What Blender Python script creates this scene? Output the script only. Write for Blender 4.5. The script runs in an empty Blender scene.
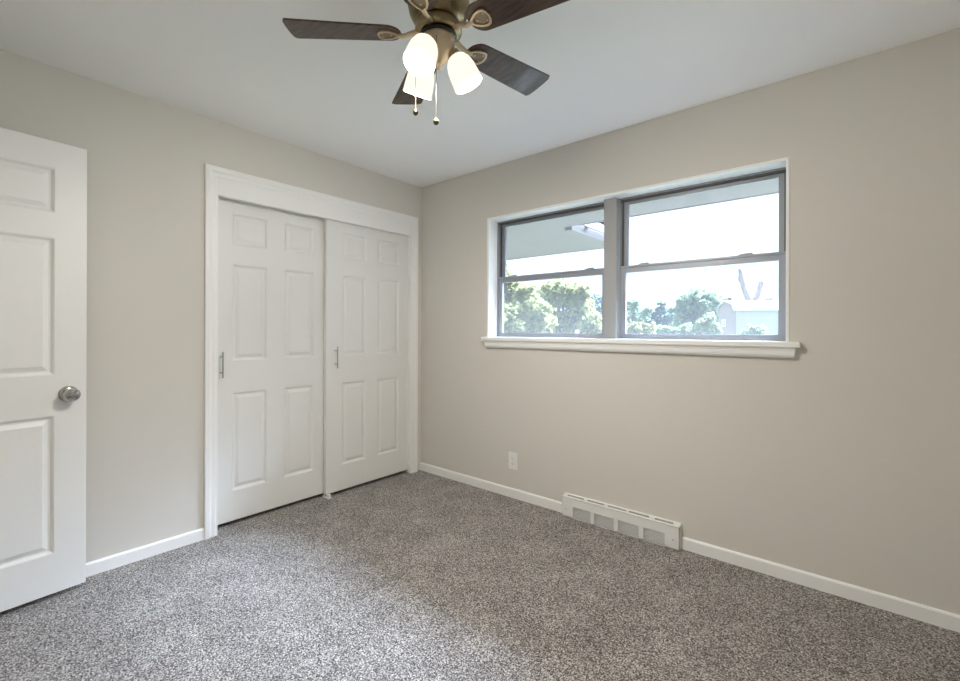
import bpy, bmesh, math, random
from mathutils import Vector, Matrix
random.seed(7)
S = bpy.context.scene
COL = S.collection

# ------------------------------------------------------------------ camera
CAM = Vector((2.8822, -2.6325, 1.2137))
YAW, ROLL, FPX = 0.70010, 0.0029, 447.36
cd = bpy.data.cameras.new('camera')
cd.sensor_width = 36.0
cd.lens = FPX / 960 * 36.0
cd.shift_y = (329.57 - 340.5) / 960
cd.clip_start = 0.02
cd.clip_end = 500
cam = bpy.data.objects.new('camera', cd)
cam.matrix_world = Matrix.Translation(CAM) @ Matrix.Rotation(YAW, 4, 'Z') @ Matrix.Rotation(math.pi/2, 4, 'X') @ Matrix.Rotation(ROLL, 4, 'Z')
COL.objects.link(cam)
S.camera = cam

# ------------------------------------------------------------------ world: bright thin overcast, brightest around the veiled sun
W = bpy.data.worlds.new('world')
S.world = W
W.use_nodes = True
wn = W.node_tree
wn.nodes.clear()
w_out = wn.nodes.new('ShaderNodeOutputWorld')
w_bg = wn.nodes.new('ShaderNodeBackground')
w_tc = wn.nodes.new('ShaderNodeTexCoord')
w_dot = wn.nodes.new('ShaderNodeVectorMath'); w_dot.operation = 'DOT_PRODUCT'
SUN_ELEV, SUN_AZ = math.radians(42.5), math.radians(21)      # veiled sun: height, turn from straight out of the window
SUN_DIR = Vector((math.cos(SUN_ELEV) * math.sin(SUN_AZ), math.cos(SUN_ELEV) * math.cos(SUN_AZ), math.sin(SUN_ELEV)))
w_dot.inputs[1].default_value = SUN_DIR
SKY_BASE, SKY_GLOW, GLOW_POW = 0.5, 122.0, 40.0
w_max = wn.nodes.new('ShaderNodeMath'); w_max.operation = 'MAXIMUM'; w_max.inputs[1].default_value = 0.0
w_pow = wn.nodes.new('ShaderNodeMath'); w_pow.operation = 'POWER'; w_pow.inputs[1].default_value = GLOW_POW
w_mul = wn.nodes.new('ShaderNodeMath'); w_mul.operation = 'MULTIPLY_ADD'; w_mul.inputs[1].default_value = SKY_GLOW; w_mul.inputs[2].default_value = SKY_BASE
w_bg.inputs['Color'].default_value = (0.78, 0.95, 1.26, 1)
wn.links.new(w_tc.outputs['Generated'], w_dot.inputs[0])
wn.links.new(w_dot.outputs['Value'], w_max.inputs[0])
wn.links.new(w_max.outputs[0], w_pow.inputs[0])
wn.links.new(w_pow.outputs[0], w_mul.inputs[0])
wn.links.new(w_mul.outputs[0], w_bg.inputs['Strength'])
wn.links.new(w_bg.outputs[0], w_out.inputs[0])

# ------------------------------------------------------------------ exposure
S.view_settings.view_transform = 'Standard'
S.view_settings.look = 'None'
S.view_settings.gamma = 1.0
S.view_settings.exposure = 2.0
S.view_settings.use_curve_mapping = False
LAMP_W = 9.9          # each fan bulb
HALL_FILL = 8.0         # fill glow added in the hallway behind the open door
S.cycles.max_bounces = 12
S.cycles.diffuse_bounces = 8
S.cycles.transparent_max_bounces = 16

# ------------------------------------------------------------------ materials
def mat(name, col, rough=0.5, metal=0.0, spec=0.5, bump=None, var=None, coat=0.0):
    m = bpy.data.materials.new(name)
    m.use_nodes = True
    nt = m.node_tree
    b = nt.nodes['Principled BSDF']
    b.inputs['Base Color'].default_value = (*col, 1)
    b.inputs['Roughness'].default_value = rough
    b.inputs['Metallic'].default_value = metal
    b.inputs['Specular IOR Level'].default_value = spec
    b.inputs['Coat Weight'].default_value = coat
    tc = None
    if bump or var:
        tc = nt.nodes.new('ShaderNodeTexCoord')
    if bump:                      # (scale, strength, distance, stretch xyz)
        sc, st, di, stre = bump
        mp = nt.nodes.new('ShaderNodeMapping'); mp.inputs['Scale'].default_value = stre
        nz = nt.nodes.new('ShaderNodeTexNoise'); nz.inputs['Scale'].default_value = sc; nz.inputs['Detail'].default_value = 3
        bp = nt.nodes.new('ShaderNodeBump'); bp.inputs['Strength'].default_value = st; bp.inputs['Distance'].default_value = di
        nt.links.new(tc.outputs['Object'], mp.inputs[0]); nt.links.new(mp.outputs[0], nz.inputs[0])
        nt.links.new(nz.outputs['Fac'], bp.inputs['Height']); nt.links.new(bp.outputs[0], b.inputs['Normal'])
    if var:                       # (scale, second colour, stretch)
        sc, c2, stre = var
        mp = nt.nodes.new('ShaderNodeMapping'); mp.inputs['Scale'].default_value = stre
        nz = nt.nodes.new('ShaderNodeTexNoise'); nz.inputs['Scale'].default_value = sc; nz.inputs['Detail'].default_value = 5
        rp = nt.nodes.new('ShaderNodeValToRGB')
        rp.color_ramp.elements[0].position = 0.35; rp.color_ramp.elements[0].color = (*col, 1)
        rp.color_ramp.elements[1].position = 0.65; rp.color_ramp.elements[1].color = (*c2, 1)
        nt.links.new(tc.outputs['Object'], mp.inputs[0]); nt.links.new(mp.outputs[0], nz.inputs[0])
        nt.links.new(nz.outputs['Fac'], rp.inputs[0]); nt.links.new(rp.outputs[0], b.inputs['Base Color'])
    return m

M_WALL = mat('wall_paint', (0.655, 0.63, 0.58), 0.75, spec=0.25, bump=(220, 0.08, 0.002, (1, 1, 1)))
M_CEIL = mat('ceiling_paint', (0.90, 0.90, 0.885), 0.85, spec=0.2, bump=(120, 0.08, 0.002, (1, 1, 1)))
M_TRIM = mat('white_trim_paint', (0.86, 0.86, 0.845), 0.38)
M_DOOR = mat('white_door_paint', (0.78, 0.78, 0.76), 0.42, bump=(38, 0.10, 0.002, (6, 6, 0.5)))
M_ALU = mat('window_aluminium', (0.30, 0.315, 0.345), 0.42, metal=0.35)
M_TRACK = mat('window_track', (0.09, 0.085, 0.08), 0.5, metal=0.3)
M_MULL = mat('mullion_paint', (0.33, 0.33, 0.325), 0.5, metal=0.1)
M_CHROME = mat('satin_nickel', (0.48, 0.47, 0.45), 0.13, metal=1.0)
M_PULL = mat('brushed_nickel', (0.45, 0.45, 0.45), 0.3, metal=1.0)
M_BRONZE = mat('antique_brass', (0.30, 0.235, 0.13), 0.32, metal=0.9, var=(14, (0.20, 0.15, 0.085), (1, 1, 1)))
M_BRASS = mat('aged_brass_iron', (0.56, 0.46, 0.33), 0.38, metal=0.75)
M_CHAIN = mat('chain_bronze', (0.10, 0.08, 0.05), 0.45, metal=0.6)
M_PLATE = mat('iron_plate', (0.22, 0.18, 0.13), 0.42, metal=0.7)
M_DARKMETAL = mat('dark_bronze', (0.035, 0.03, 0.028), 0.35, metal=0.8)
M_WOOD = mat('walnut_blade', (0.014, 0.008, 0.005), 0.40, var=(9, (0.085, 0.042, 0.023), (1.2, 9, 9)), coat=0.15)
M_PLASTIC = mat('white_plastic', (0.82, 0.82, 0.79), 0.35)
M_SLOT = mat('dark_slot', (0.02, 0.02, 0.02), 0.6)
M_VENT = mat('white_enamel', (0.80, 0.80, 0.78), 0.4)
M_GRILLE = mat('grille_grey', (0.66, 0.66, 0.66), 0.5)
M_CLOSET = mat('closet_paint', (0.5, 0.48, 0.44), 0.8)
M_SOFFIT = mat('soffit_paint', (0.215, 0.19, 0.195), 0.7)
M_ROOFING = mat('asphalt_shingle', (0.12, 0.12, 0.12), 0.9)
M_GROUND = mat('lawn', (0.066, 0.075, 0.040), 0.9, var=(0.6, (0.092, 0.100, 0.058), (1, 1, 1)))
M_SHEDWALL = mat('white_siding', (0.40, 0.39, 0.385), 0.7)
M_SHEDGABLE = mat('rose_siding', (0.30, 0.24, 0.225), 0.8)
M_SHEDROOF = mat('pale_roof', (0.42, 0.42, 0.43), 0.6)
M_BARK = mat('grey_bark', (0.16, 0.13, 0.11), 0.9, bump=(8, 0.4, 0.05, (1, 1, 0.2)))
M_DEADWOOD = mat('weathered_wood', (0.24, 0.20, 0.185), 0.9, var=(3, (0.34, 0.29, 0.27), (3, 3, 0.6)))
M_FAN_BALL = mat('dark_brass_ball', (0.16, 0.12, 0.06), 0.2, metal=1.0)

# carpet: twisted pile in brown, grey and off-white tufts
def carpet():
    m = bpy.data.materials.new('speckled_carpet'); m.use_nodes = True
    nt = m.node_tree; b = nt.nodes['Principled BSDF']
    b.inputs['Roughness'].default_value = 0.95; b.inputs['Specular IOR Level'].default_value = 0.1
    b.inputs['Sheen Weight'].default_value = 0.15
    tc = nt.nodes.new('ShaderNodeTexCoord')
    v = nt.nodes.new('ShaderNodeTexVoronoi'); v.inputs['Scale'].default_value = 235; v.inputs['Randomness'].default_value = 1
    n0 = nt.nodes.new('ShaderNodeTexNoise'); n0.inputs['Scale'].default_value = 60; n0.inputs['Detail'].default_value = 2
    ad = nt.nodes.new('ShaderNodeVectorMath'); ad.operation = 'MULTIPLY_ADD'
    ad.inputs[1].default_value = (0.012, 0.012, 0.0)
    nt.links.new(tc.outputs['Object'], n0.inputs[0])
    nt.links.new(n0.outputs['Color'], ad.inputs[0]); nt.links.new(tc.outputs['Object'], ad.inputs[2])
    nt.links.new(ad.outputs[0], v.inputs['Vector'])
    sep = nt.nodes.new('ShaderNodeSeparateColor'); nt.links.new(v.outputs['Color'], sep.inputs[0])
    n1 = nt.nodes.new('ShaderNodeTexNoise'); n1.inputs['Scale'].default_value = 170; n1.inputs['Detail'].default_value = 3; n1.inputs['Roughness'].default_value = 0.7
    nt.links.new(tc.outputs['Object'], n1.inputs[0])
    mx = nt.nodes.new('ShaderNodeMath'); mx.operation = 'MULTIPLY_ADD'; mx.inputs[1].default_value = 0.55
    sub = nt.nodes.new('ShaderNodeMath'); sub.operation = 'MULTIPLY_ADD'; sub.inputs[1].default_value = 1.6; sub.inputs[2].default_value = -0.58
    nt.links.new(n1.outputs['Fac'], sub.inputs[0])
    nt.links.new(sep.outputs[0], mx.inputs[0]); nt.links.new(sub.outputs[0], mx.inputs[2])
    # broad, barely visible tread marks in the pile
    n2 = nt.nodes.new('ShaderNodeTexNoise'); n2.inputs['Scale'].default_value = 5; n2.inputs['Detail'].default_value = 3
    nt.links.new(tc.outputs['Object'], n2.inputs[0])
    m2 = nt.nodes.new('ShaderNodeMath'); m2.operation = 'MULTIPLY_ADD'; m2.inputs[1].default_value = 0.22; 
    nt.links.new(n2.outputs['Fac'], m2.inputs[0]); nt.links.new(mx.outputs[0], m2.inputs[2])
    rp = nt.nodes.new('ShaderNodeValToRGB'); cr = rp.color_ramp
    cr.elements[0].position = 0.30; cr.elements[0].color = (0.030, 0.027, 0.026, 1)
    cr.elements[1].position = 0.98; cr.elements[1].color = (0.74, 0.70, 0.67, 1)
    e = cr.elements.new(0.52); e.color = (0.140, 0.124, 0.115, 1)
    e = cr.elements.new(0.74); e.color = (0.37, 0.342, 0.325, 1)
    nt.links.new(m2.outputs[0], rp.inputs[0]); nt.links.new(rp.outputs[0], b.inputs['Base Color'])
    bp = nt.nodes.new('ShaderNodeBump'); bp.inputs['Strength'].default_value = 0.6; bp.inputs['Distance'].default_value = 0.006
    nt.links.new(m2.outputs[0], bp.inputs['Height']); nt.links.new(bp.outputs[0], b.inputs['Normal'])
    return m
M_CARPET = carpet()

def glass_mat():
    m = bpy.data.materials.new('window_glass'); m.use_nodes = True
    nt = m.node_tree; nt.nodes.clear()
    o = nt.nodes.new('ShaderNodeOutputMaterial'); t = nt.nodes.new('ShaderNodeBsdfTransparent'); g = nt.nodes.new('ShaderNodeBsdfGlossy')
    t.inputs[0].default_value = (0.96, 0.975, 0.97, 1); g.inputs['Roughness'].default_value = 0.02
    f = nt.nodes.new('ShaderNodeFresnel'); f.inputs[0].default_value = 1.35
    mx = nt.nodes.new('ShaderNodeMixShader')
    nt.links.new(f.outputs[0], mx.inputs[0]); nt.links.new(t.outputs[0], mx.inputs[1]); nt.links.new(g.outputs[0], mx.inputs[2])
    # glare haze over the outdoor view, put into the glass as a translucent mix
    veil = nt.nodes.new('ShaderNodeBsdfTranslucent'); veil.inputs[0].default_value = (0.9, 0.92, 0.92, 1)
    m2 = nt.nodes.new('ShaderNodeMixShader'); m2.inputs[0].default_value = GLASS_VEIL
    nt.links.new(mx.outputs[0], m2.inputs[1]); nt.links.new(veil.outputs[0], m2.inputs[2])
    nt.links.new(m2.outputs[0], o.inputs[0])
    return m
GLASS_VEIL = 0.02
M_GLASS = glass_mat()

def lit_glass(name, col, strength):
    m = bpy.data.materials.new(name); m.use_nodes = True
    nt = m.node_tree; nt.nodes.clear()
    o = nt.nodes.new('ShaderNodeOutputMaterial')
    tr = nt.nodes.new('ShaderNodeBsdfTranslucent'); tr.inputs[0].default_value = (0.010, 0.0088, 0.0065, 1)
    df = nt.nodes.new('ShaderNodeBsdfDiffuse'); df.inputs[0].default_value = (0.45, 0.42, 0.36, 1)
    mx = nt.nodes.new('ShaderNodeMixShader'); mx.inputs[0].default_value = 0.35
    em = nt.nodes.new('ShaderNodeEmission'); em.inputs[0].default_value = (*col, 1); em.inputs[1].default_value = strength
    ad = nt.nodes.new('ShaderNodeAddShader')
    nt.links.new(tr.outputs[0], mx.inputs[1]); nt.links.new(df.outputs[0], mx.inputs[2])
    nt.links.new(mx.outputs[0], ad.inputs[0]); nt.links.new(em.outputs[0], ad.inputs[1]); nt.links.new(ad.outputs[0], o.inputs[0])
    return m
def emit(name, col, strength):
    m = bpy.data.materials.new(name); m.use_nodes = True
    nt = m.node_tree; nt.nodes.clear()
    o = nt.nodes.new('ShaderNodeOutputMaterial'); em = nt.nodes.new('ShaderNodeEmission')
    em.inputs[0].default_value = (*col, 1); em.inputs[1].default_value = strength
    nt.links.new(em.outputs[0], o.inputs[0]); return m
M_SHADE = lit_glass('lit_frosted_glass', (1.0, 0.92, 0.74), 0.29)
M_BULB = emit('lit_bulb', (1.0, 0.86, 0.62), 3.0)

def leaf_mat(name, c1, c2):
    m = bpy.data.materials.new(name); m.use_nodes = True
    nt = m.node_tree; nt.nodes.clear()
    o = nt.nodes.new('ShaderNodeOutputMaterial')
    tc = nt.nodes.new('ShaderNodeTexCoord'); nz = nt.nodes.new('ShaderNodeTexNoise'); nz.inputs['Scale'].default_value = 1.3; nz.inputs['Detail'].default_value = 4
    rp = nt.nodes.new('ShaderNodeValToRGB'); rp.color_ramp.elements[0].position = 0.35; rp.color_ramp.elements[1].position = 0.65
    rp.color_ramp.elements[0].color = (*c1, 1); rp.color_ramp.elements[1].color = (*c2, 1)
    df = nt.nodes.new('ShaderNodeBsdfDiffuse'); tr = nt.nodes.new('ShaderNodeBsdfTranslucent')
    mx = nt.nodes.new('ShaderNodeMixShader'); mx.inputs[0].default_value = 0.55
    nt.links.new(tc.outputs['Object'], nz.inputs[0]); nt.links.new(nz.outputs['Fac'], rp.inputs[0])
    nt.links.new(rp.outputs[0], df.inputs[0]); nt.links.new(rp.outputs[0], tr.inputs[0])
    nt.links.new(df.outputs[0], mx.inputs[1]); nt.links.new(tr.outputs[0], mx.inputs[2]); nt.links.new(mx.outputs[0], o.inputs[0])
    return m
M_LEAF_PALE = leaf_mat('leaves_pale', (0.29, 0.305, 0.125), (0.38, 0.385, 0.19))
M_LEAF_MID = leaf_mat('leaves_mid', (0.20, 0.27, 0.17), (0.29, 0.37, 0.25))
M_LEAF_DARK = leaf_mat('leaves_blue_green', (0.14, 0.19, 0.17), (0.20, 0.26, 0.23))
M_LEAF_HEDGE = leaf_mat('leaves_hedge', (0.19, 0.25, 0.13), (0.27, 0.33, 0.20))
M_LEAF_YELLOW = leaf_mat('leaves_yellow', (0.25, 0.26, 0.09), (0.32, 0.32, 0.15))

# ------------------------------------------------------------------ mesh helpers
def obj(name, bm, m, parent=None, smooth=False, bevel=0.0, kind=None, angle=40):
    me = bpy.data.meshes.new(name)
    bmesh.ops.recalc_face_normals(bm, faces=bm.faces)
    bm.to_mesh(me); bm.free()
    o = bpy.data.objects.new(name, me); COL.objects.link(o)
    for x in (m if isinstance(m, (list, tuple)) else [m]):
        me.materials.append(x)
    if smooth:
        me.shade_smooth() if hasattr(me, 'shade_smooth') else [setattr(p, 'use_smooth', True) for p in me.polygons]
        if angle and hasattr(me, 'set_sharp_from_angle'):
            me.set_sharp_from_angle(angle=math.radians(angle))
    if bevel:
        md = o.modifiers.new('bevel', 'BEVEL'); md.width = bevel; md.segments = 2; md.limit_method = 'ANGLE'
    if parent: o.parent = parent
    if kind: o['kind'] = kind
    return o

def tag(o, label, cat=None, group=None, kind=None):
    o['label'] = label
    if cat: o['category'] = cat
    if group: o['group'] = group
    if kind: o['kind'] = kind
    return o

def empty(name, loc=(0, 0, 0), rz=0.0):
    o = bpy.data.objects.new(name, None); COL.objects.link(o)
    o.location = loc; o.rotation_euler = (0, 0, rz); o.empty_display_size = 0.05
    return o

def box(bm, a, b, M=None, mi=0):
    x0, y0, z0 = a; x1, y1, z1 = b
    vs = [bm.verts.new(Vector(c) if M is None else M @ Vector(c)) for c in
          ((x0, y0, z0), (x1, y0, z0), (x1, y1, z0), (x0, y1, z0), (x0, y0, z1), (x1, y0, z1), (x1, y1, z1), (x0, y1, z1))]
    for f in ((0, 3, 2, 1), (4, 5, 6, 7), (0, 1, 5, 4), (1, 2, 6, 5), (2, 3, 7, 6), (3, 0, 4, 7)):
        bm.faces.new([vs[i] for i in f]).material_index = mi

def boxes(*bs):
    bm = bmesh.new()
    for a, b in bs: box(bm, a, b)
    return bm

def lathe(bm, prof, n=32, M=None, cap0=True, cap1=True):
    rings = []
    for r, z in prof:
        ring = []
        for i in range(n):
            t = 2 * math.pi * i / n
            c = Vector((r * math.cos(t), r * math.sin(t), z))
            ring.append(bm.verts.new(c if M is None else M @ c))
        rings.append(ring)
    for a, b in zip(rings, rings[1:]):
        for i in range(n):
            bm.faces.new((a[i], a[(i + 1) % n], b[(i + 1) % n], b[i]))
    if cap0: bm.faces.new(rings[0][::-1])
    if cap1: bm.faces.new(rings[-1])

def tube(bm, pts, r, n=10, caps=True):
    pts = [Vector(p) for p in pts]
    rs = r if isinstance(r, (list, tuple)) else [r] * len(pts)
    rings = []
    ref = None
    for i, p in enumerate(pts):
        d = (pts[min(i + 1, len(pts) - 1)] - pts[max(i - 1, 0)]).normalized()
        if ref is None:
            ref = d.orthogonal().normalized()
        u = (ref - d * ref.dot(d)).normalized(); ref = u
        w = d.cross(u)
        rings.append([bm.verts.new(p + (u * math.cos(2 * math.pi * k / n) + w * math.sin(2 * math.pi * k / n)) * rs[i]) for k in range(n)])
    for a, b in zip(rings, rings[1:]):
        for i in range(n):
            bm.faces.new((a[i], a[(i + 1) % n], b[(i + 1) % n], b[i]))
    if caps:
        bm.faces.new(rings[0][::-1]); bm.faces.new(rings[-1])

def prism(bm, outline, z0, z1, M=None):
    a = [bm.verts.new((M @ Vector((x, y, z0))) if M else (x, y, z0)) for x, y in outline]
    b = [bm.verts.new((M @ Vector((x, y, z1))) if M else (x, y, z1)) for x, y in outline]
    n = len(outline)
    bm.faces.new(a[::-1]); bm.faces.new(b)
    for i in range(n):
        bm.faces.new((a[i], a[(i + 1) % n], b[(i + 1) % n], b[i]))

def extrude_x(bm, prof, x0, x1):              # prof: (y, z) points
    a = [bm.verts.new((x0, y, z)) for y, z in prof]; b = [bm.verts.new((x1, y, z)) for y, z in prof]
    n = len(prof)
    bm.faces.new(a); bm.faces.new(b[::-1])
    for i in range(n): bm.faces.new((a[i], b[i], b[(i + 1) % n], a[(i + 1) % n]))

def extrude_y(bm, prof, y0, y1):              # prof: (x, z) points
    a = [bm.verts.new((x, y0, z)) for x, z in prof]; b = [bm.verts.new((x, y1, z)) for x, z in prof]
    n = len(prof)
    bm.faces.new(a); bm.faces.new(b[::-1])
    for i in range(n): bm.faces.new((a[i], b[i], b[(i + 1) % n], a[(i + 1) % n]))

# ------------------------------------------------------------------ room shell
RX, RY, RZ = 3.50, -3.05, 2.44
T = 0.18
floor = obj('floor', boxes(((-0.75, RY - 1.4, -0.10), (RX + T, T, 0.0))), M_CARPET)
tag(floor, 'grey brown speckled carpet covering the bedroom floor', 'floor', kind='structure')
ceiling = obj('ceiling', boxes(((-0.75, RY - 1.4, RZ), (RX + T, T, RZ + 0.1))), M_CEIL)
tag(ceiling, 'plain pale ceiling above the room', 'ceiling', kind='structure')

# closet wall, with the closet opening
CY0, CY1, CZ = -1.617, -0.122, 2.06
bm = boxes(((-0.12, RY, 0), (0, CY0, RZ)), ((-0.12, CY1, 0), (0, 0, RZ)), ((-0.12, CY0, CZ), (0, CY1, RZ)))
w = obj('wall_left', bm, M_WALL); tag(w, 'beige wall with the closet doors', 'wall', kind='structure')
bm = boxes(((-0.75, -1.9, 0), (-0.70, 0, RZ)), ((-0.70, -1.9, 0), (-0.12, -1.85, RZ)), ((-0.70, -0.04, 0), (-0.12, 0.0, RZ)))
w = obj('wall_closet', bm, M_CLOSET); tag(w, 'inside walls of the closet behind its doors', 'wall', kind='structure')
# window wall, with one wide opening
WX0, WX1, WZ0, WZ1 = 0.736, 2.631, 1.130, 2.058
bm = boxes(((-0.12, 0, 0), (WX0, T, RZ)), ((WX1, 0, 0), (RX + T, T, RZ)), ((WX0, 0, 0), (WX1, T, WZ0)), ((WX0, 0, WZ1), (WX1, T, RZ)))
w = obj('wall_back', bm, M_WALL); tag(w, 'beige wall with the wide window', 'wall', kind='structure')
w = obj('wall_right', boxes(((RX, RY, 0), (RX + T, 0, RZ))), M_WALL); tag(w, 'beige wall beyond the window wall', 'wall', kind='structure')
# wall behind the camera, with the doorway of the open door
DX0, DX1, DZ = 0.20, 0.975, 2.07
bm = boxes(((-0.12, RY - 0.12, 0), (DX0, RY, RZ)), ((DX1, RY - 0.12, 0), (RX + T, RY, RZ)), ((DX0, RY - 0.12, DZ), (DX1, RY, RZ)))
w = obj('wall_front', bm, M_WALL); tag(w, 'beige wall with the open doorway', 'wall', kind='structure')
bm = boxes(((-0.75, RY - 1.4, 0), (RX + T, RY - 1.3, RZ)), ((-0.75, RY - 1.3, 0), (-0.65, RY - 0.12, RZ)), ((RX, RY - 1.3, 0), (RX + T, RY - 0.12, RZ)),
           ((-0.65, RY - 0.12, 0), (-0.12, RY, RZ)))
w = obj('wall_hallway', bm, M_WALL); tag(w, 'hallway walls beyond the doorway', 'wall', kind='structure')

# baseboards
def bb_prof(h=0.066, t=0.012):
    return [(0, 0), (t, 0), (t, h - 0.008), (t - 0.005, h), (0, h)]
bm = bmesh.new(); extrude_y(bm, bb_prof(), RY, -1.684)
o = obj('baseboard_left', bm, M_TRIM); tag(o, 'white baseboard along the closet wall', 'baseboard', kind='structure')
bm = bmesh.new()
for x0, x1 in ((0.0, 1.408), (2.139, RX)):
    extrude_x(bm, [(-a, z) for a, z in bb_prof()], x0, x1)
o = obj('baseboard_back', bm, M_TRIM); tag(o, 'white baseboard along the window wall', 'baseboard', kind='structure')
bm = bmesh.new(); extrude_y(bm, [(RX - a, z) for a, z in bb_prof()], RY, -0.012)
o = obj('baseboard_right', bm, M_TRIM); tag(o, 'white baseboard along the side wall', 'baseboard', kind='structure')
bm = bmesh.new(); extrude_x(bm, [(RY + a, z) for a, z in bb_prof()], DX1 + 0.06, RX)
o = obj('baseboard_front', bm, M_TRIM); tag(o, 'white baseboard beside the doorway', 'baseboard', kind='structure')

# ------------------------------------------------------------------ closet casing, head board, doors
def casing_u(bm, a0, a1, ztop, prof, to3):
    """sweep profile (across, proud) up, over and down with mitred corners"""
    rows = []
    for c, t in prof:
        rows.append([to3(a0 - c, 0, t), to3(a0 - c, ztop + c, t), to3(a1 + c, ztop + c, t), to3(a1 + c, 0, t)])
    vs = [[bm.verts.new(p) for p in r] for r in rows]
    n = len(vs)
    for i in range(n):
        j = (i + 1) % n
        for k in range(3):
            bm.faces.new((vs[i][k], vs[i][k + 1], vs[j][k + 1], vs[j][k]))
    bm.faces.new([v[0] for v in vs]); bm.faces.new([v[3] for v in vs][::-1])
CAS = [(0, 0), (0, 0.011), (0.006, 0.013), (0.026, 0.013), (0.032, 0.017), (0.040, 0.019), (0.058, 0.019), (0.062, 0.016), (0.062, 0)]
bm = bmesh.new(); casing_u(bm, -1.622, -0.114, 2.104, CAS, lambda a, z, t: Vector((t, a, z)))
trim1 = obj('trim_1', bm, M_TRIM); tag(trim1, 'white moulded casing around the closet opening', 'trim', kind='structure')
bm = boxes(((-0.022, -1.622, 2.000), (0.009, -0.114, 2.106)))
o = obj('head_board', bm, M_TRIM, trim1, bevel=0.0015)
bm = boxes(((-0.12, -1.622, 0), (0.006, -1.612, 2.06)), ((-0.12, -0.124, 0), (0.006, -0.112, 2.06)))
o = obj('jamb', bm, M_TRIM, trim1)

def panel_door(bm, wd, z0, z1, th, us, vs_, flip=False, both=True):
    """six-panel moulded door; u across, z up, front face at w=0 looking along +w"""
    def P(u, z, d): return Vector((u, d, z))
    us_all = sorted([0, wd] + [x for p in us for x in p]); zs_all = sorted([z0, z1] + [x for p in vs_ for x in p])
    cache = {}
    def V(u, z, d):
        k = (round(u, 5), round(z, 5), round(d, 5))
        if k not in cache: cache[k] = bm.verts.new(P(*k))
        return cache[k]
    def quad(a, b, c, d):
        try: bm.faces.new((a, b, c, d))
        except ValueError: pass
    for side in ((0, -1), (-th, 1)):
        base, s = side
        for i in range(len(us_all) - 1):
            for j in range(len(zs_all) - 1):
                a, b, c, d = us_all[i], us_all[i + 1], zs_all[j], zs_all[j + 1]
                ispan = any(abs(a - p[0]) < 1e-6 and abs(b - p[1]) < 1e-6 for p in us) and any(abs(c - q[0]) < 1e-6 and abs(d - q[1]) < 1e-6 for q in vs_)
                if not ispan:
                    quad(V(a, c, base), V(b, c, base), V(b, d, base), V(a, d, base)); continue
                loops = [(0, 0), (0.005, 0.003), (0.012, 0.0105), (0.019, 0.011), (0.036, 0.0035), (0.038, 0.002)]
                prev = None
                for ins, dep in loops:
                    cur = [V(a + ins, c + ins, base + s * dep), V(b - ins, c + ins, base + s * dep), V(b - ins, d - ins, base + s * dep), V(a + ins, d - ins, base + s * dep)]
                    if prev:
                        for k in range(4): quad(prev[k], prev[(k + 1) % 4], cur[(k + 1) % 4], cur[k])
                    prev = cur
                quad(*prev)
    for i in range(len(us_all) - 1):
        a, b = us_all[i], us_all[i + 1]
        for z in (z0, z1): quad(V(a, z, 0), V(b, z, 0), V(b, z, -th), V(a, z, -th))
    for j in range(len(zs_all) - 1):
        c, d = zs_all[j], zs_all[j + 1]
        for u in (0, wd): quad(V(u, c, 0), V(u, d, 0), V(u, d, -th), V(u, c, -th))

PZ = [(0.210, 0.818), (1.016, 1.614), (1.735, 1.930)]
def bar_pull(parent, y, z, x, L=0.158):
    """slim bar pull on two posts, standing out of a face at x"""
    bm = bmesh.new(); tube(bm, [(x + 0.042, y, z - L / 2), (x + 0.042, y, z + L / 2)], 0.0042, 12)
    h = obj('handle', bm, M_PULL, parent, smooth=True); h['label'] = 'slim nickel bar pull'
    for dz in (-0.049, 0.049):
        bm = bmesh.new(); tube(bm, [(x - 0.001, y, z + dz), (x + 0.042, y, z + dz)], 0.0036, 10)
        obj('post', bm, M_PULL, h, smooth=True)

def closet_door(name, y0, y1, xf, us, pull_y, pull_z, label):
    root = empty(name, (xf, y0, 0.0)); tag(root, label, 'closet door', kind='structure')
    bm = bmesh.new(); panel_door(bm, y1 - y0, 0.026, 2.045, 0.034, us, PZ)
    # door mesh local: u -> +y, front (+w) -> +x
    for v in bm.verts:
        u, d, z = v.co; v.co = (d, u, z)
    obj('door_leaf', bm, M_DOOR, root, bevel=0.0008)
    bar_pull(root, pull_y - y0, pull_z, 0.0)
    return root
closet_door('door_2', -1.612, -0.850, -0.072, [(0.109, 0.322), (0.438, 0.651)], -1.571, 0.996, 'white six-panel sliding closet door next to the entry door, set in the back track')
closet_door('door_3', -0.888, -0.125, -0.028, [(0.131, 0.340), (0.452, 0.665)], -0.822, 1.010, 'white six-panel sliding closet door in the room corner, in the front track')
# small floor guide under the meeting of the two doors
g = bmesh.new(); box(g, (-0.074, -0.892, 0.0), (0.004, -0.862, 0.008)); box(g, (-0.026, -0.886, 0.008), (0.002, -0.866, 0.030)) ; box(g, (-0.07, -0.886, 0.008), (-0.064, -0.866, 0.02))
g = obj('door_guide', g, M_PLASTIC, bevel=0.001); tag(g, 'tiny white floor guide under the meeting edges of the closet doors', 'door guide')

# ------------------------------------------------------------------ open entry door
hx, hy = 0.120, -2.217                       # free edge, front face
ddir = Vector((0.148 - 0.120, -2.495 + 2.217)).normalized()
ang = math.atan2(ddir.y, ddir.x)
door1 = empty('door_1', (hx, hy, 0.0), ang); tag(door1, 'open white six-panel entry door with a round metal knob', 'door', kind='structure')
bm = bmesh.new(); panel_door(bm, 0.762, 0.026, 2.052, 0.035, [(0.111, 0.326), (0.436, 0.651)], [(0.206, 0.822), (1.005, 1.618), (1.733, 1.931)])
obj('door_leaf', bm, M_DOOR, door1, bevel=0.0012)
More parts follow.
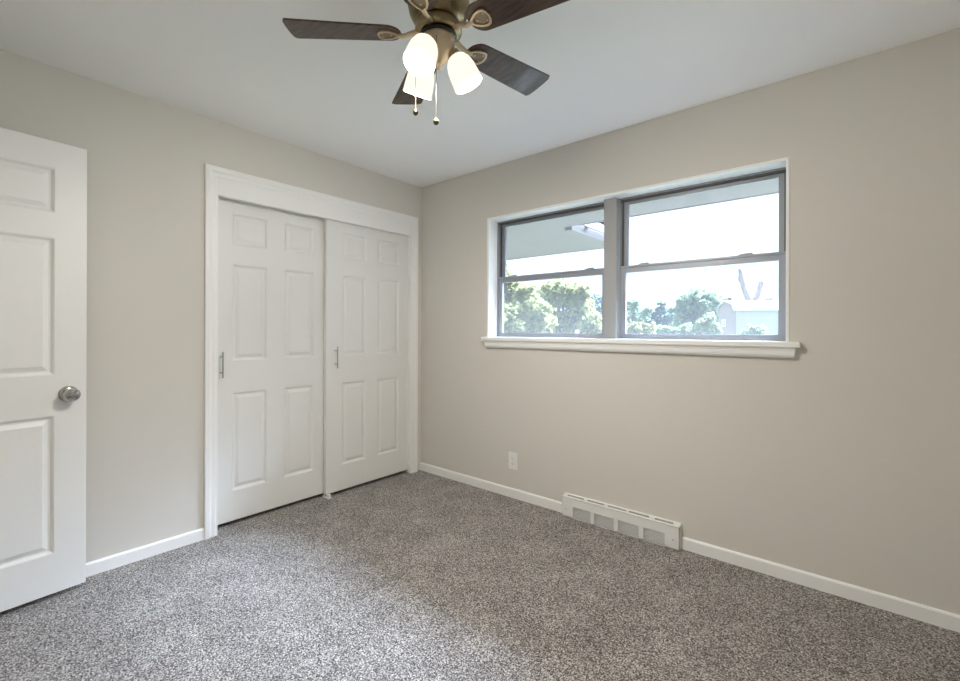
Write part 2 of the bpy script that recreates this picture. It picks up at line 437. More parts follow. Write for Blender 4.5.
# front face is local +y; knob stands out along +y
KM = Matrix.Translation((0.064, 0, 0.914)) @ Matrix.Rotation(-math.pi / 2, 4, 'X') @ Matrix.Scale(1.1, 4)
bm = bmesh.new(); lathe(bm, [(0.033, 0.0), (0.033, 0.004), (0.030, 0.008), (0.022, 0.010), (0.014, 0.013), (0.0115, 0.018), (0.0115, 0.026), (0.016, 0.031), (0.024, 0.037), (0.0275, 0.046), (0.0272, 0.053), (0.023, 0.060), (0.012, 0.063), (0.010, 0.061)], 36, KM)
kn = obj('knob', bm, M_CHROME, door1, smooth=True); kn['label'] = 'satin nickel door knob'
bm = bmesh.new(); lathe(bm, [(0.0105, 0.0605), (0.0105, 0.0625), (0.008, 0.0635)], 24, KM)
obj('lock_button', bm, M_CHROME, kn, smooth=True)
KM2 = Matrix.Translation((0.064, -0.035, 0.914)) @ Matrix.Rotation(math.pi / 2, 4, 'X')
bm = bmesh.new(); lathe(bm, [(0.033, 0.0), (0.030, 0.008), (0.0115, 0.018), (0.0115, 0.026), (0.0275, 0.044), (0.020, 0.056)], 32, KM2)
obj('knob', bm, M_CHROME, door1, smooth=True)
obj('latch_plate', boxes(((-0.0012, -0.030, 0.885), (0.0006, -0.005, 0.943))), M_CHROME, door1)
for z in (0.25, 1.03, 1.82):
    bm = bmesh.new(); tube(bm, [(0.765, -0.030, z - 0.045), (0.765, -0.030, z + 0.045)], 0.007, 10)
    obj('hinge', bm, M_CHROME, door1, smooth=True)
# casing of that doorway
bm = bmesh.new(); casing_u(bm, DX0 + 0.012, DX1 - 0.012, DZ - 0.012, [(0, 0), (0, 0.012), (0.03, 0.013), (0.058, 0.018), (0.062, 0)], lambda a, z, t: Vector((a, RY + t, z)))
box(bm, (DX0, RY - 0.12, 0), (DX0 + 0.012, RY, DZ)); box(bm, (DX1 - 0.012, RY - 0.12, 0), (DX1, RY, DZ)); box(bm, (DX0, RY - 0.12, DZ - 0.012), (DX1, RY, DZ))
o = obj('trim_2', bm, M_TRIM); tag(o, 'white casing of the open doorway', 'trim', kind='structure')

# ------------------------------------------------------------------ windows
FY = 0.10                                     # inner face of the window units
LX0, LX1, LZ1 = 0.752, 2.616, 2.043           # clear opening inside the jamb liner
# jamb liner with a slim bead on the wall
bm = bmesh.new()
box(bm, (WX0, -0.004, 1.158), (LX0, FY + 0.06, WZ1)); box(bm, (LX1, -0.004, 1.158), (WX1, FY + 0.06, WZ1)); box(bm, (LX0, -0.004, LZ1), (LX1, FY + 0.06, WZ1))
o = obj('trim_3', bm, M_TRIM, bevel=0.0015); tag(o, 'white jamb liner around the wide window opening', 'trim', kind='structure')
# stool and apron
bm = bmesh.new(); box(bm, (0.712, -0.046, 1.131), (2.677, 0.0, 1.159)); box(bm, (WX0, -0.002, 1.131), (WX1, FY + 0.06, 1.159))
st = obj('trim_4', bm, M_TRIM, bevel=0.004); tag(st, 'white window sill board with apron under the window', 'window sill', kind='structure')
bm = bmesh.new()
pr = [(0, 1.131), (-0.034, 1.131), (-0.034, 1.121), (-0.031, 1.117), (-0.030, 1.098), (-0.026, 1.088), (-0.018, 1.080), (0, 1.077)]
a = [bm.verts.new((0.733 + (1.131 - z) * 0.15, y, z)) for y, z in pr]; b = [bm.verts.new((2.658 - (1.131 - z) * 0.12, y, z)) for y, z in pr]
bm.faces.new(a); bm.faces.new(b[::-1])
for i in range(len(pr)): bm.faces.new((a[i], b[i], b[(i + 1) % len(pr)], a[(i + 1) % len(pr)]))
obj('apron', bm, M_TRIM, st)
# mullion
bm = bmesh.new(); box(bm, (1.650, 0.050, 1.159), (1.732, 0.16, LZ1)); box(bm, (1.644, 0.092, 1.159), (1.738, 0.16, LZ1))
o = obj('mullion', bm, M_MULL, bevel=0.002); tag(o, 'grey upright mullion between the two window units', 'mullion', kind='structure')

def ring(bm, x0, x1, z0, z1, l, r, b, t, y0, y1):
    box(bm, (x0, y0, z0), (x0 + l, y1, z1)); box(bm, (x1 - r, y0, z0), (x1, y1, z1))
    box(bm, (x0 + l, y0, z0), (x1 - r, y1, z0 + b)); box(bm, (x0 + l, y0, z1 - t), (x1 - r, y1, z1))
def window_unit(name, x0, x1, label, latches):
    root = empty(name, ((x0 + x1) / 2, FY, 1.159)); tag(root, label, 'window', kind='structure')
    inv = Matrix.Translation((-(x0 + x1) / 2, -FY, -1.159))
    def put(n, bm, m, p, bevel=0.0):
        bm.transform(inv); return obj(n, bm, m, p, bevel=bevel)
    z0, z1, zm = 1.159, LZ1, 1.594
    bm = bmesh.new(); ring(bm, x0, x1, z0, z1, 0.010, 0.010, 0.017, 0.008, FY, FY + 0.075)
    fr = put('frame', bm, M_ALU, root, 0.001)
    bm = bmesh.new()                          # dark channels the sashes run in
    box(bm, (x0 + 0.010, FY + 0.030, zm), (x0 + 0.020, FY + 0.036, z1 - 0.008)); box(bm, (x1 - 0.020, FY + 0.030, zm), (x1 - 0.010, FY + 0.036, z1 - 0.008))
    box(bm, (x0 + 0.010, FY + 0.012, z1 - 0.017), (x1 - 0.010, FY + 0.034, z1 - 0.008))
    put('track', bm, M_TRACK, fr)
    # upper sash, in the outer channel
    up = bmesh.new(); ring(up, x0 + 0.016, x1 - 0.016, zm - 0.018, z1 - 0.010, 0.030, 0.030, 0.034, 0.026, FY + 0.040, FY + 0.062)
    us = put('upper_sash', up, M_ALU, root, 0.0015)
    pb = bmesh.new(); box(pb, (x0 + 0.042, FY + 0.049, zm + 0.014), (x1 - 0.042, FY + 0.053, z1 - 0.034)); put('pane', pb, M_GLASS, us)
    # lower sash, inside
    lo = bmesh.new(); ring(lo, x0 + 0.010, x1 - 0.010, z0 + 0.012, zm + 0.016, 0.032, 0.032, 0.020, 0.036, FY + 0.006, FY + 0.030)
    box(lo, (x0 + 0.010, FY - 0.004, zm + 0.010), (x1 - 0.010, FY + 0.010, zm + 0.022))
    ls = put('lower_sash', lo, M_ALU, root, 0.0015)
    pb = bmesh.new(); box(pb, (x0 + 0.038, FY + 0.016, z0 + 0.030), (x1 - 0.038, FY + 0.020, zm - 0.018)); put('pane', pb, M_GLASS, ls)
    for lx in latches:
        bm = bmesh.new()
        out = [(lx - 0.034, zm + 0.022), (lx + 0.034, zm + 0.022), (lx + 0.032, zm + 0.028), (lx + 0.022, zm + 0.033), (lx - 0.026, zm + 0.030), (lx - 0.034, zm + 0.026)]
        a = [bm.verts.new((x, FY + 0.002, z)) for x, z in out]; b = [bm.verts.new((x, FY + 0.020, z)) for x, z in out]
        bm.faces.new(a); bm.faces.new(b[::-1])
        for i in range(6): bm.faces.new((a[i], b[i], b[(i + 1) % 6], a[(i + 1) % 6]))
        box(bm, (lx + 0.012, FY - 0.010, zm + 0.024), (lx + 0.030, FY + 0.006, zm + 0.031))
        put('latch', bm, M_ALU, ls, 0.001)
    return root
window_unit('window_1', LX0, 1.655, 'narrower grey sliding-sash window unit nearer the closet, with trees and a porch eave behind it', (0.905, 1.525))
window_unit('window_2', 1.727, LX1, 'wider grey sliding-sash window unit with the shed and dead tree behind it', (1.885, 2.430))

# ------------------------------------------------------------------ wall outlet
ol = empty('wall_outlet', (0.982, 0.0, 0.265)); tag(ol, 'white duplex outlet on the window wall between closet and floor register', 'wall outlet')
bm = boxes(((-0.040, -0.005, -0.062), (0.040, 0.0, 0.062)))
obj('cover_plate', bm, M_PLASTIC, ol, bevel=0.003)
for dz in (-0.0205, 0.0205):
    bm = bmesh.new()
    prism(bm, [(0.017 * math.cos(t) , max(-0.0145, min(0.0145, 0.018 * math.sin(t)))) for t in [2 * math.pi * i / 28 for i in range(28)]], 0.0, 0.003, Matrix.Translation((0, -0.0045, dz)) @ Matrix.Rotation(math.pi / 2, 4, 'X'))
    r = obj('receptacle', bm, M_PLASTIC, ol)
    bm = boxes(((-0.0075, -0.0079, dz - 0.002), (-0.0052, -0.0070, dz + 0.007)), ((0.0052, -0.0079, dz - 0.001), (0.0075, -0.0070, dz + 0.006)), ((-0.002, -0.0079, dz - 0.0095), (0.002, -0.0070, dz - 0.0055)))
    obj('slots', bm, M_SLOT, r)
bm = bmesh.new(); lathe(bm, [(0.0032, 0.0045), (0.0030, 0.006), (0.001, 0.0064)], 14, Matrix.Rotation(math.pi / 2, 4, 'X')); obj('screw', bm, M_PULL, ol, smooth=True)

# ------------------------------------------------------------------ baseboard register
V0, V1 = 1.408, 2.139
reg = empty('floor_register', ((V0 + V1) / 2, 0.0, 0.0)); tag(reg, 'white metal baseboard heating register with four grilles under the window', 'heating register')
cx = (V0 + V1) / 2
bm = bmesh.new()
GR = [(1.489, 1.608), (1.636, 1.762), (1.787, 1.913), (1.941, 2.060)]
gz0, gz1 = 0.004, 0.073
yf = -0.045
edges = [V0] + [x for g_ in GR for x in g_] + [V1]
for i in range(0, len(edges), 2):              # uprights between the grilles
    box(bm, (edges[i] - cx, yf, 0.0), (edges[i + 1] - cx, yf + 0.003, gz1))
box(bm, (V0 - cx, yf, gz1), (V1 - cx, yf + 0.003, 0.127))
box(bm, (V0 - cx, yf, 0.0), (V1 - cx, yf + 0.003, gz0))
SL = [(1.437, 1.553), (1.578, 1.690), (1.713, 1.829), (1.845, 1.966), (1.998, 2.101)]
ty = lambda y: 0.127 + (y - yf) / 0.045 * 0.011
def tbox(x0, x1, y0, y1):
    vs = [bm.verts.new((x - cx, y, ty(y) - d)) for d in (0.003, 0) for x, y in ((x0, y0), (x1, y0), (x1, y1), (x0, y1))]
    for f in ((0, 3, 2, 1), (4, 5, 6, 7), (0, 1, 5, 4), (1, 2, 6, 5), (2, 3, 7, 6), (3, 0, 4, 7)): bm.faces.new([vs[i] for i in f])
tbox(V0, V1, yf, -0.029); tbox(V0, V1, -0.013, 0.0)
ed = [V0] + [x for s_ in SL for x in s_] + [V1]
for i in range(0, len(ed), 2): tbox(ed[i], ed[i + 1], -0.029, -0.013)
for x0, x1 in ((V0, V0 + 0.003), (V1 - 0.003, V1)):
    vs = [bm.verts.new((x - cx, y, z)) for x in (x0, x1) for y, z in ((yf, 0), (0, 0), (0, 0.138), (yf, 0.127))]
    for f in ((0, 1, 2, 3), (7, 6, 5, 4), (0, 4, 5, 1), (1, 5, 6, 2), (2, 6, 7, 3), (3, 7, 4, 0)): bm.faces.new([vs[i] for i in f])
obj('body', bm, M_VENT, reg)
bm = boxes(((V0 - cx + 0.004, -0.008, 0.002), (V1 - cx - 0.004, -0.004, 0.130)), ((V0 - cx + 0.004, -0.033, 0.002), (V1 - cx - 0.004, -0.030, 0.078))); obj('back_plate', bm, M_GRILLE, reg)
for x0, x1 in GR:
    bm = bmesh.new()
    n = 8
    for k in range(n):
        z = gz0 + 0.004 + (gz1 - gz0 - 0.006) * k / (n - 1)
        vs = [bm.verts.new((x - cx, y, zz)) for x in (x0 - 0.002, x1 + 0.002) for y, zz in ((yf + 0.004, z), (yf + 0.005, z + 0.0012), (yf + 0.014, z - 0.005), (yf + 0.013, z - 0.0062))]
        for f in ((0, 1, 2, 3), (7, 6, 5, 4), (0, 4, 5, 1), (1, 5, 6, 2), (2, 6, 7, 3), (3, 7, 4, 0)): bm.faces.new([vs[i] for i in f])
    obj('grille', bm, M_VENT, reg)
for x in (V0 + 0.032, V1 - 0.034):
    bm = bmesh.new(); lathe(bm, [(0.0045, 0.0), (0.004, 0.002), (0.001, 0.003)], 14, Matrix.Translation((x - cx, yf, 0.052)) @ Matrix.Rotation(math.pi / 2, 4, 'X')); obj('screw', bm, M_PULL, reg, smooth=True)

# ------------------------------------------------------------------ ceiling fan
HX, HY, BZ = 1.749, -1.520, 2.25
fan = empty('ceiling_fan', (HX, HY, RZ)); tag(fan, 'antique brass ceiling fan with five dark wood blades and three lit glass shades', 'ceiling fan')
def fz(z): return z - RZ
bm = bmesh.new(); lathe(bm, [(0.098, 0.0), (0.104, fz(2.43)), (0.108, fz(2.40)), (0.108, fz(2.355)), (0.102, fz(2.325)), (0.088, fz(2.300)), (0.070, fz(2.290))], 48)
obj('motor_housing', bm, M_BRONZE, fan, smooth=True)
bm = bmesh.new(); lathe(bm, [(0.058, fz(2.292)), (0.076, fz(2.288)), (0.082, fz(2.276)), (0.082, fz(2.262)), (0.074, fz(2.256)), (0.05, fz(2.254))], 48)
obj('flywheel', bm, M_BRONZE, fan, smooth=True)
bm = bmesh.new(); lathe(bm, [(0.050, fz(2.256)), (0.061, fz(2.252)), (0.065, fz(2.248)), (0.064, fz(2.244)), (0.058, fz(2.240))], 48)
obj('trim_ring', bm, M_DARKMETAL, fan, smooth=True)
bm = bmesh.new(); lathe(bm, [(0.056, fz(2.243)), (0.0595, fz(2.237)), (0.0575, fz(2.215)), (0.046, fz(2.190)), (0.034, fz(2.170)), (0.022, fz(2.156)), (0.012, fz(2.148)), (0.011, fz(2.138)), (0.005, fz(2.132))], 40)
obj('light_fitter', bm, M_BRASS, fan, smooth=True)

def blade_outline():
    pts = []
    r0, r1, w0, w1 = 0.130, 0.520, 0.056, 0.0705
    for i in range(13):                        # rounded root
        t = math.pi / 2 + math.pi * i / 12
        pts.append((r0 + 0.050 + 0.050 * math.cos(t), w0 * math.sin(t)))
    a = math.asin(w1 / r1)
    for i in range(11):                        # tip, an arc with eased corners
        t = -a + 2 * a * i / 10
        rr = r1 - (0.006 if i in (0, 10) else 0)
        pts.append((rr * math.cos(t), rr * math.sin(t)))
    return pts
PITCH = math.radians(11)
for k in range(5):
    th = math.radians(7.8 + 72 * k)
    Rz = Matrix.Rotation(th, 4, 'Z')
    Mx = Matrix.Translation((0, 0, fz(BZ))) @ Rz @ Matrix.Rotation(-PITCH, 4, 'X')
    bm = bmesh.new(); prism(bm, blade_outline(), 0.0, 0.006, Mx)
    bl = obj('blade', bm, M_WOOD, fan, bevel=0.001)
    # cast iron: arm plus shield-shaped plate with a raised rim under the blade root
    bm = bmesh.new()
    sh = [(0.140, -0.008), (0.150, -0.018), (0.168, -0.029), (0.188, -0.034), (0.202, -0.030), (0.210, -0.016), (0.213, 0.0),
          (0.210, 0.016), (0.202, 0.030), (0.188, 0.034), (0.168, 0.029), (0.150, 0.018), (0.140, 0.008)]
    prism(bm, sh, -0.003, 0.0, Mx)
    for f_ in bm.faces: f_.material_index = 1
    cxm = 0.180
    n = len(sh)
    ins = [(cxm + (x - cxm) * 0.80, y * 0.76) for x, y in sh]
    vo = [bm.verts.new(Mx @ Vector((x, y, -0.003))) for x, y in sh]; vo2 = [bm.verts.new(Mx @ Vector((x, y, -0.007))) for x, y in sh]
    vi2 = [bm.verts.new(Mx @ Vector((x, y, -0.007))) for x, y in ins]; vi = [bm.verts.new(Mx @ Vector((x, y, -0.003))) for x, y in ins]
    for i in range(n):
        j = (i + 1) % n
        for p, q in ((vo, vo2), (vo2, vi2), (vi2, vi)): bm.faces.new((p[i], p[j], q[j], q[i]))
    for sx, sy in ((0.165, 0.0), (0.195, 0.014), (0.195, -0.014)):
        lathe(bm, [(0.004, -0.0030), (0.0035, -0.0052), (0.001, -0.006)], 10, Mx @ Matrix.Translation((sx, sy, 0)))
    c = lambda r, z, w=0: Rz @ Vector((r, w, fz(z)))
    tip = Mx @ Vector((0.150, 0, -0.003))
    tube(bm, [c(0.070, 2.262), c(0.095, 2.255), c(0.120, BZ - 0.005), tip], [0.010, 0.0085, 0.008, 0.009], 10)
    obj('blade_iron', bm, [M_BRASS, M_PLATE], bl, smooth=True, angle=35)

LP = []
for k, az in enumerate((-70, 50, 170)):
    az = math.radians(az)
    dr = Vector((math.cos(az), math.sin(az), 0))
    off = Vector((0.765, 0.644, 0)) * -0.011
    nk = off + dr * 0.070 + Vector((0, 0, fz(2.188))); mo = off + dr * 0.120 + Vector((0, 0, fz(2.090)))
    ax = (mo - nk).normalized(); L = (mo - nk).length
    Q = Matrix.Translation(nk) @ ax.to_track_quat('Z', 'Y').to_matrix().to_4x4()
    bm = bmesh.new()
    tube(bm, [dr * 0.040 + Vector((0, 0, fz(2.205))), dr * 0.058 + Vector((0, 0, fz(2.206))), nk - ax * 0.012], 0.010, 12)
    lathe(bm, [(0.012, -0.020), (0.020, -0.016), (0.023, -0.004), (0.027, 0.002), (0.028, 0.010), (0.024, 0.012)], 28, Q)
    arm = obj('lamp_arm', bm, M_BRASS, fan, smooth=True)
    bm = bmesh.new()
    pr = [(0.023, 0.002), (0.034, 0.010), (0.044, 0.026), (0.0500, 0.050), (0.0525, 0.080), (0.0530, 0.098), (0.0545, L),
          (0.0520, L), (0.0505, 0.098), (0.0500, 0.080), (0.0475, 0.050), (0.0415, 0.028), (0.0315, 0.013), (0.021, 0.005)]
    lathe(bm, pr, 36, Q, False, False)
    sh = obj('lamp_shade', bm, M_SHADE, fan, smooth=True, angle=60)
    bm = bmesh.new(); lathe(bm, [(0.010, 0.010), (0.011, 0.018), (0.016, 0.028), (0.0185, 0.040), (0.015, 0.051), (0.007, 0.057), (0.001, 0.058)], 24, Q)
    obj('bulb', bm, M_BULB, sh, smooth=True)
    ld = bpy.data.lights.new('bulb_light', 'POINT'); ld.energy = LAMP_W; ld.color = (1.0, 0.952, 0.868); ld.shadow_soft_size = 0.02
    lo = bpy.data.objects.new('bulb_light', ld); COL.objects.link(lo); lo.parent = sh
    lo.location = nk + ax * (L - 0.020)
RT = Vector((0.765, 0.644, 0)); TW = Vector((0.644, -0.765, 0))
for lat, tow, zb in ((-0.0755, 0.03, 1.965), (-0.0015, 0.060, 1.918)):
    p = RT * lat + TW * tow
    q = p.normalized() * 0.058
    bm = bmesh.new(); tube(bm, [q + Vector((0, 0, fz(2.215))), p + Vector((0, 0, fz(2.212))), p + Vector((0, 0, fz(2.200))), p + Vector((0, 0, fz(zb)))], 0.0010, 8)
    ch = obj('pull_chain', bm, M_CHAIN, fan, smooth=True)
    bm = bmesh.new(); lathe(bm, [(0.001, 0.014), (0.003, 0.012), (0.004, 0.009)] + [(0.0095 * math.sin(t), 0.0095 * math.cos(t)) for t in [0.45 + 2.6 * i / 12 for i in range(13)]], 20, Matrix.Translation(p + Vector((0, 0, fz(zb)))))
    obj('ball', bm, M_FAN_BALL, ch, smooth=True)

# ------------------------------------------------------------------ glowing dome added in the unseen hallway as fill light
hl = empty('hallway_fill_light', (1.3, RY - 0.7, RZ)); tag(hl, 'round fill light added out of view in the hallway beyond the doorway', 'fill light')
bm = bmesh.new(); lathe(bm, [(0.16, 0.0), (0.16, -0.02), (0.15, -0.025)], 32); obj('base', bm, M_TRIM, hl, smooth=True)
bm = bmesh.new(); lathe(bm, [(0.145, -0.025), (0.135, -0.05), (0.10, -0.075), (0.05, -0.088), (0.005, -0.09)], 32); obj('fill_dome', bm, emit('fill_emission', (1.0, 0.9, 0.75), HALL_FILL / 3), hl, smooth=True)

# ------------------------------------------------------------------ outside
GZ = -0.55
fwv = Vector((-math.sin(YAW), math.cos(YAW), 0)); rtv = Vector((math.cos(YAW), math.sin(YAW), 0))
def at(px, py, D):
    """point that stands D metres in front of the camera plane"""
    return CAM + fwv * D + rtv * ((px - 480) / FPX * D) + Vector((0, 0, (329.57 - py) / FPX * D))
o = obj('ground', boxes(((-90, 0.3, GZ - 0.2), (40, 130, GZ))), M_GROUND); tag(o, 'green lawn outside the window', 'lawn', kind='structure')
# eaves: a shallow one over the wide window, a deeper porch eave towards the closet side
EZ = 2.13
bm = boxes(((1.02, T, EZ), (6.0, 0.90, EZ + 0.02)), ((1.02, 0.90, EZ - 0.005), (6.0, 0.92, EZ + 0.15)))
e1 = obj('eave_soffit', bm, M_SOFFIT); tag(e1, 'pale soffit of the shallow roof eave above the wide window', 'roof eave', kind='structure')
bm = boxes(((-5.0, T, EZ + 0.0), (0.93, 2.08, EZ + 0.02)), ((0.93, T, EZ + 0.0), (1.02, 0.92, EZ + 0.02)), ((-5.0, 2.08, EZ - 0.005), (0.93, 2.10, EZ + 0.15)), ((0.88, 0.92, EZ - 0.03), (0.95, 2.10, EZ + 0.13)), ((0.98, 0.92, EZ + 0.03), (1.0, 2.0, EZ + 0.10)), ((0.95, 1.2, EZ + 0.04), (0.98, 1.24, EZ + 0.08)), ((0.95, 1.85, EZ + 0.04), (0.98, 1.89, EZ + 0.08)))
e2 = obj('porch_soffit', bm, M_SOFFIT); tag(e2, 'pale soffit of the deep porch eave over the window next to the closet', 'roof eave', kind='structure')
bm = bmesh.new()
for x0, x1, y1 in ((1.02, 6.0, 0.92), (-5.0, 0.95, 2.10)):
    vs = [bm.verts.new(p) for p in ((x0, y1, EZ + 0.15), (x1, y1, EZ + 0.15), (x1, -4.6, 4.2), (x0, -4.6, 4.2), (x0, y1, EZ + 0.18), (x1, y1, EZ + 0.18), (x1, -4.6, 4.23), (x0, -4.6, 4.23))]
    for f in ((0, 3, 2, 1), (4, 5, 6, 7), (0, 1, 5, 4), (1, 2, 6, 5), (2, 3, 7, 6), (3, 0, 4, 7)): bm.faces.new([vs[i] for i in f])
o = obj('roof', bm, M_ROOFING); tag(o, 'dark shingle roof of the house above the eaves', 'roof', kind='structure')

# trees and shrubs made of loose leaves around several limbs
def plant(name, label, blobs, D, leaf, n, m, group, trunk_px=None, tr=0.15, depth=1.0, cat='tree', seed=1, flat=1.0):
    rnd = random.Random(seed)
    cs = [(at(px, py, D) + fwv * rnd.uniform(-0.5, 0.5) * depth * (rp / FPX * D), rp / FPX * D) for px, py, rp in blobs]
    base = Vector(cs[0][0]) if trunk_px is None else at(trunk_px, 330, D)
    base.z = GZ
    root = empty(name, base); tag(root, label, cat, group)
    sub = []
    for c, r in cs:
        sub.append((c, r * 0.72, 1.1))
        for _ in range(14):
            u = Vector((rnd.gauss(0, 1), rnd.gauss(0, 1), rnd.gauss(0, 1) * flat)).normalized()
            sub.append((c + u * r * rnd.uniform(0.5, 1.08), r * rnd.uniform(0.20, 0.42), 1.0))
    tot = sum(r * r * w for _, r, w in sub)
    verts, faces = [], []
    for c, r, w in sub:
        for _ in range(max(3, int(n * r * r * w / tot))):
            while True:
                v = Vector((rnd.uniform(-1, 1), rnd.uniform(-1, 1), rnd.uniform(-1, 1)))
                if 0.05 < v.length < 1: break
            v = v.normalized() * (v.length ** 0.6)
            p = c + Vector((v.x, v.y, v.z * flat)) * r * rnd.uniform(0.85, 1.12) - base
            if p.z < 0.03: p.z = 0.03 + rnd.random() * 0.1
            a = Vector((rnd.gauss(0, 1), rnd.gauss(0, 1), rnd.gauss(0, 0.7))).normalized()
            b = a.orthogonal().normalized(); b = (Matrix.Rotation(rnd.uniform(0, 6.28), 3, a) @ b)
            s = leaf * rnd.uniform(0.6, 1.3)
            i = len(verts)
            verts += [p - a * s, p + b * s * 0.5, p + a * s, p - b * s * 0.5]
            faces.append((i, i + 1, i + 2, i + 3))
    me = bpy.data.meshes.new('foliage'); me.from_pydata(verts, [], faces); me.materials.append(m)
    f = bpy.data.objects.new('foliage', me); COL.objects.link(f); f.parent = root
    bm = bmesh.new()
    top = sum((c for c, _ in cs), Vector()) / len(cs) - base
    fork = Vector((0, 0, max(0.1, top.z * 0.45)))
    tube(bm, [(0, 0, 0), fork * 0.5, fork], [tr, tr * 0.85, tr * 0.75], 8)
    for c, r in cs:
        e = c - base
        mid = fork.lerp(e, 0.5) + Vector((0, 0, 0.1 * r))
        tube(bm, [fork * 0.9, mid, e], [tr * 0.55, tr * 0.35, tr * 0.12], 6)
    obj('trunk' if cat == 'tree' else 'stems', bm, M_BARK, root, smooth=True)
    return root
TG = 'trees and shrubs beyond the window'
plant('broadleaf_tree', 'pale green leafy tree filling the narrower window next to its outer frame', [(498, 298, 20), (516, 300, 17), (508, 318, 20), (532, 308, 15), (540, 322, 16), (528, 292, 9), (488, 310, 22), (506, 274, 5), (505, 264, 4), (512, 282, 6)], 13, 0.085, 11000, M_LEAF_PALE, TG, 505, 0.14, seed=2)
plant('broadleaf_tree', 'loose-crowned green tree with sky gaps behind the narrower window', [(546, 293, 10), (553, 289, 7), (561, 286, 8), (567, 289, 7), (573, 292, 9), (579, 293, 8), (585, 292, 8), (548, 305, 9), (557, 300, 9), (570, 303, 8), (588, 304, 8), (578, 305, 9), (560, 318, 13), (582, 320, 14), (597, 326, 12), (545, 324, 10), (568, 328, 12), (590, 330, 10), (552, 330, 10)], 19, 0.10, 8000, M_LEAF_PALE, TG, 566, 0.16, seed=3)
plant('broadleaf_tree', 'darker rounded tree beside the mullion in the narrower window', [(587, 298, 8), (598, 306, 11), (606, 318, 14), (592, 316, 11), (612, 308, 9)], 31, 0.15, 3000, M_LEAF_DARK, TG, 600, 0.2, seed=4)
plant('broadleaf_tree', 'feathery green tree just past the mullion in the wider window', [(620, 310, 9), (630, 307, 7), (636, 302, 4), (641, 314, 9), (622, 320, 12), (634, 322, 11), (614, 316, 12), (648, 310, 5)], 27, 0.15, 3200, M_LEAF_MID, TG, 628, 0.2, seed=5)
plant('conifer_tree', 'dark blue-green pointed tree between the feathery tree and the big round one', [(662, 303, 3.5), (662, 310, 6), (656, 316, 7), (667, 316, 7), (662, 323, 10), (672, 320, 8), (650, 321, 8)], 42, 0.20, 3000, M_LEAF_DARK, TG, 662, 0.25, seed=6)
plant('broadleaf_tree', 'big round green tree in the middle of the wider window', [(684, 302, 9), (694, 297, 8), (704, 298, 10), (714, 304, 9), (680, 312, 9), (692, 310, 12), (706, 312, 13), (720, 313, 10), (700, 322, 14), (682, 322, 10), (727, 299, 3), (721, 301, 4)], 34, 0.18, 6200, M_LEAF_MID, TG, 699, 0.32, seed=7)
plant('shrub', 'yellow-green bush low beside the mullion in the wider window', [(634, 328, 7), (641, 326, 6), (648, 329, 6), (628, 330, 6)], 15, 0.07, 1300, M_LEAF_YELLOW, TG, 638, 0.04, cat='shrub', seed=8)
plant('shrub', 'light green hedge bush in front of the big round tree', [(700, 325, 8), (710, 322, 8), (714, 329, 6), (690, 329, 7), (680, 330, 6), (670, 330, 6), (660, 330, 5)], 20, 0.09, 2200, M_LEAF_HEDGE, TG, 700, 0.05, cat='shrub', seed=9)
plant('shrub', 'small pale green bush against the white shed wall', [(750, 331, 6), (757, 328, 5), (761, 332, 6), (745, 333, 5)], 22, 0.08, 900, M_LEAF_HEDGE, TG, 753, 0.04, cat='shrub', seed=10)

# shed with a gambrel roof
C0 = at(734.7, 330, 26.0); C0.z = GZ
Lx = Vector((0.852, 0.524, 0)); Gx = Vector((-0.524, 0.852, 0))
shed = empty('garden_shed', C0); tag(shed, 'white garden shed with a pale gambrel roof behind the wider window', 'garden shed')
E_, B_, R_ = 2.38 - GZ, 2.72 - GZ, 2.93 - GZ
GW, SLN = 2.5, 4.2
gp = [(0, 0), (0, E_), (0.28, B_), (GW / 2, R_), (GW - 0.28, B_), (GW, E_), (GW, 0)]
bm = bmesh.new()
a = [bm.verts.new(Gx * g_ + Vector((0, 0, z))) for g_, z in gp]; b = [bm.verts.new(Gx * g_ + Lx * 0.06 + Vector((0, 0, z))) for g_, z in gp]
bm.faces.new(a); bm.faces.new(b[::-1])
for i in range(7): bm.faces.new((a[i], b[i], b[(i + 1) % 7], a[(i + 1) % 7]))
gab = obj('gable_wall', bm, M_SHEDGABLE, shed); gab['label'] = 'rose grey gable end'
bm = bmesh.new()
nb = 18
for k in range(nb):                            # lapped siding
    z0, z1 = E_ * k / nb, E_ * (k + 1) / nb
    vs = [bm.verts.new(Lx * l + Gx * g_ + Vector((0, 0, z))) for l in (0.06, SLN) for g_, z in ((-0.03, z0), (-0.005, z1), (0.05, z1), (0.05, z0))]
    for f in ((0, 1, 2, 3), (7, 6, 5, 4), (0, 4, 5, 1), (1, 5, 6, 2), (2, 6, 7, 3), (3, 7, 4, 0)): bm.faces.new([vs[i] for i in f])
obj('side_wall', bm, M_SHEDWALL, shed)
bm = bmesh.new()
vs = [Lx * l + Gx * g_ + Vector((0, 0, z)) for l in (SLN - 0.06, SLN) for g_, z in gp]
vv = [bm.verts.new(p) for p in vs]; bm.faces.new(vv[:7]); bm.faces.new(vv[7:][::-1])
for i in range(7): bm.faces.new((vv[i], vv[7 + i], vv[7 + (i + 1) % 7], vv[(i + 1) % 7]))
box(bm, (0, 0, 0), (SLN, 0.06, E_), Matrix(((Lx.x, Gx.x, 0, Gx.x * (GW - 0.06)), (Lx.y, Gx.y, 0, Gx.y * (GW - 0.06)), (0, 0, 1, 0), (0, 0, 0, 1))))
obj('rear_wall', bm, M_SHEDWALL, shed)
bm = bmesh.new()
rp_ = [(-0.10, E_ - 0.05), (0.27, B_ + 0.01), (GW / 2, R_ + 0.02), (GW - 0.27, B_ + 0.01), (GW + 0.10, E_ - 0.05)]
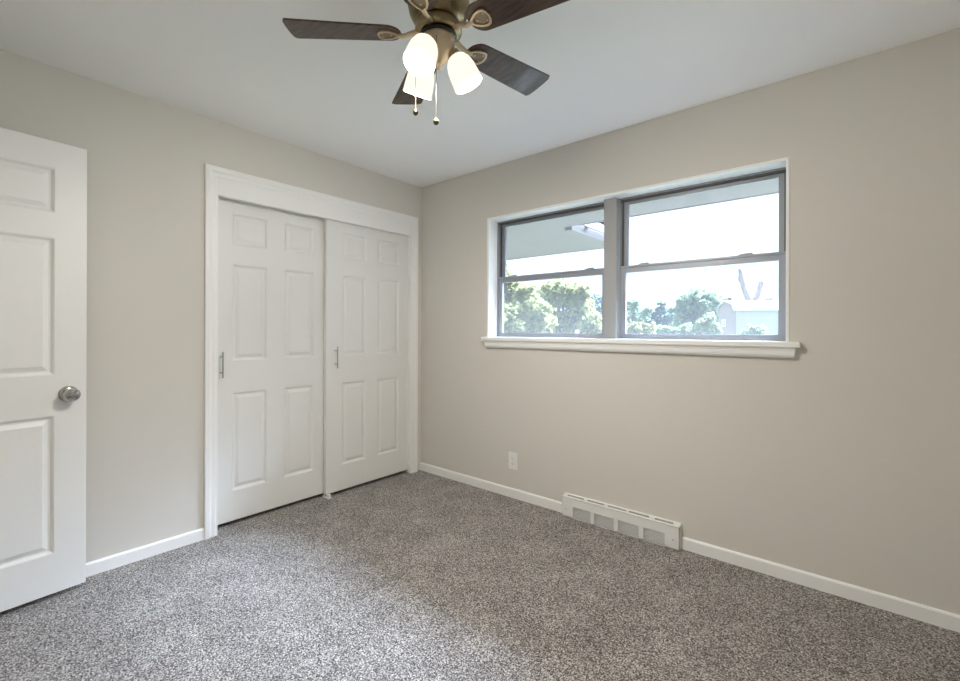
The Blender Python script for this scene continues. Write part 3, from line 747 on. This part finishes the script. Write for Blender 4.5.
lo_ = [(g_, z) for g_, z in rp_]; hi_ = [(g_ + (-0.04 if g_ < 1 else 0.04 if g_ > 1.5 else 0), z + 0.06) for g_, z in rp_]
poly = lo_ + hi_[::-1]
a = [bm.verts.new(Gx * g_ - Lx * 0.10 + Vector((0, 0, z))) for g_, z in poly]; b = [bm.verts.new(Gx * g_ + Lx * (SLN + 0.1) + Vector((0, 0, z))) for g_, z in poly]
for i in range(4):
    q = [a[i], a[i + 1], a[9 - i - 1], a[9 - i]]; bm.faces.new(q); q = [b[i], b[i + 1], b[9 - i - 1], b[9 - i]]; bm.faces.new(q)
for i in range(10): bm.faces.new((a[i], b[i], b[(i + 1) % 10], a[(i + 1) % 10]))
obj('roof', bm, M_SHEDROOF, shed)
bm = bmesh.new()
def gbox(bm, g0, g1, z0, z1, l0, l1):
    vs = [bm.verts.new(Gx * g_ + Lx * l + Vector((0, 0, z))) for z in (z0, z1) for g_, l in ((g0, l0), (g1, l0), (g1, l1), (g0, l1))]
    for f in ((0, 3, 2, 1), (4, 5, 6, 7), (0, 1, 5, 4), (1, 2, 6, 5), (2, 3, 7, 6), (3, 0, 4, 7)): bm.faces.new([vs[i] for i in f])
gbox(bm, 1.30, 1.90, 1.98, 2.42, -0.03, 0.0)
wd = obj('window', bm, M_TRIM, shed)
bm = bmesh.new(); gbox(bm, 1.36, 1.84, 2.03, 2.37, -0.04, -0.03); obj('pane', bm, M_SHEDWALL, wd)

# dead tree with two cut limbs behind the shed
D_ = 33.0
tb = at(752, 330, D_); tb.z = GZ
dt = empty('dead_tree', tb); tag(dt, 'bare dead tree with two cut limbs in a V behind the shed roof', 'tree', TG)
bm = bmesh.new()
f0 = at(751.5, 303, D_) - tb
tube(bm, [(0, 0, 0), f0 * 0.6, f0], [0.40, 0.36, 0.40], 12); obj('trunk', bm, M_DEADWOOD, dt, smooth=True)
def limb(pts, rad):
    bm = bmesh.new(); tube(bm, [at(x, y, D_) - tb for x, y in pts], [r / FPX * D_ for r in rad], 12); obj('limb', bm, M_DEADWOOD, dt, smooth=True, angle=50)
limb([(752, 304), (747.5, 297), (744, 288), (741.8, 279), (740.2, 270), (739, 267.5)], [3.0, 2.8, 2.5, 2.4, 2.0, 1.0])
limb([(741.5, 281), (739.5, 279), (738.4, 275)], [2.0, 1.8, 0.9])
limb([(751.5, 304), (756.5, 297), (759.5, 288), (761.3, 281)], [3.0, 2.7, 2.5, 2.4])
limb([(753, 305), (760, 301), (767, 298.5), (771, 298)], [2.4, 2.2, 2.2, 2.2])
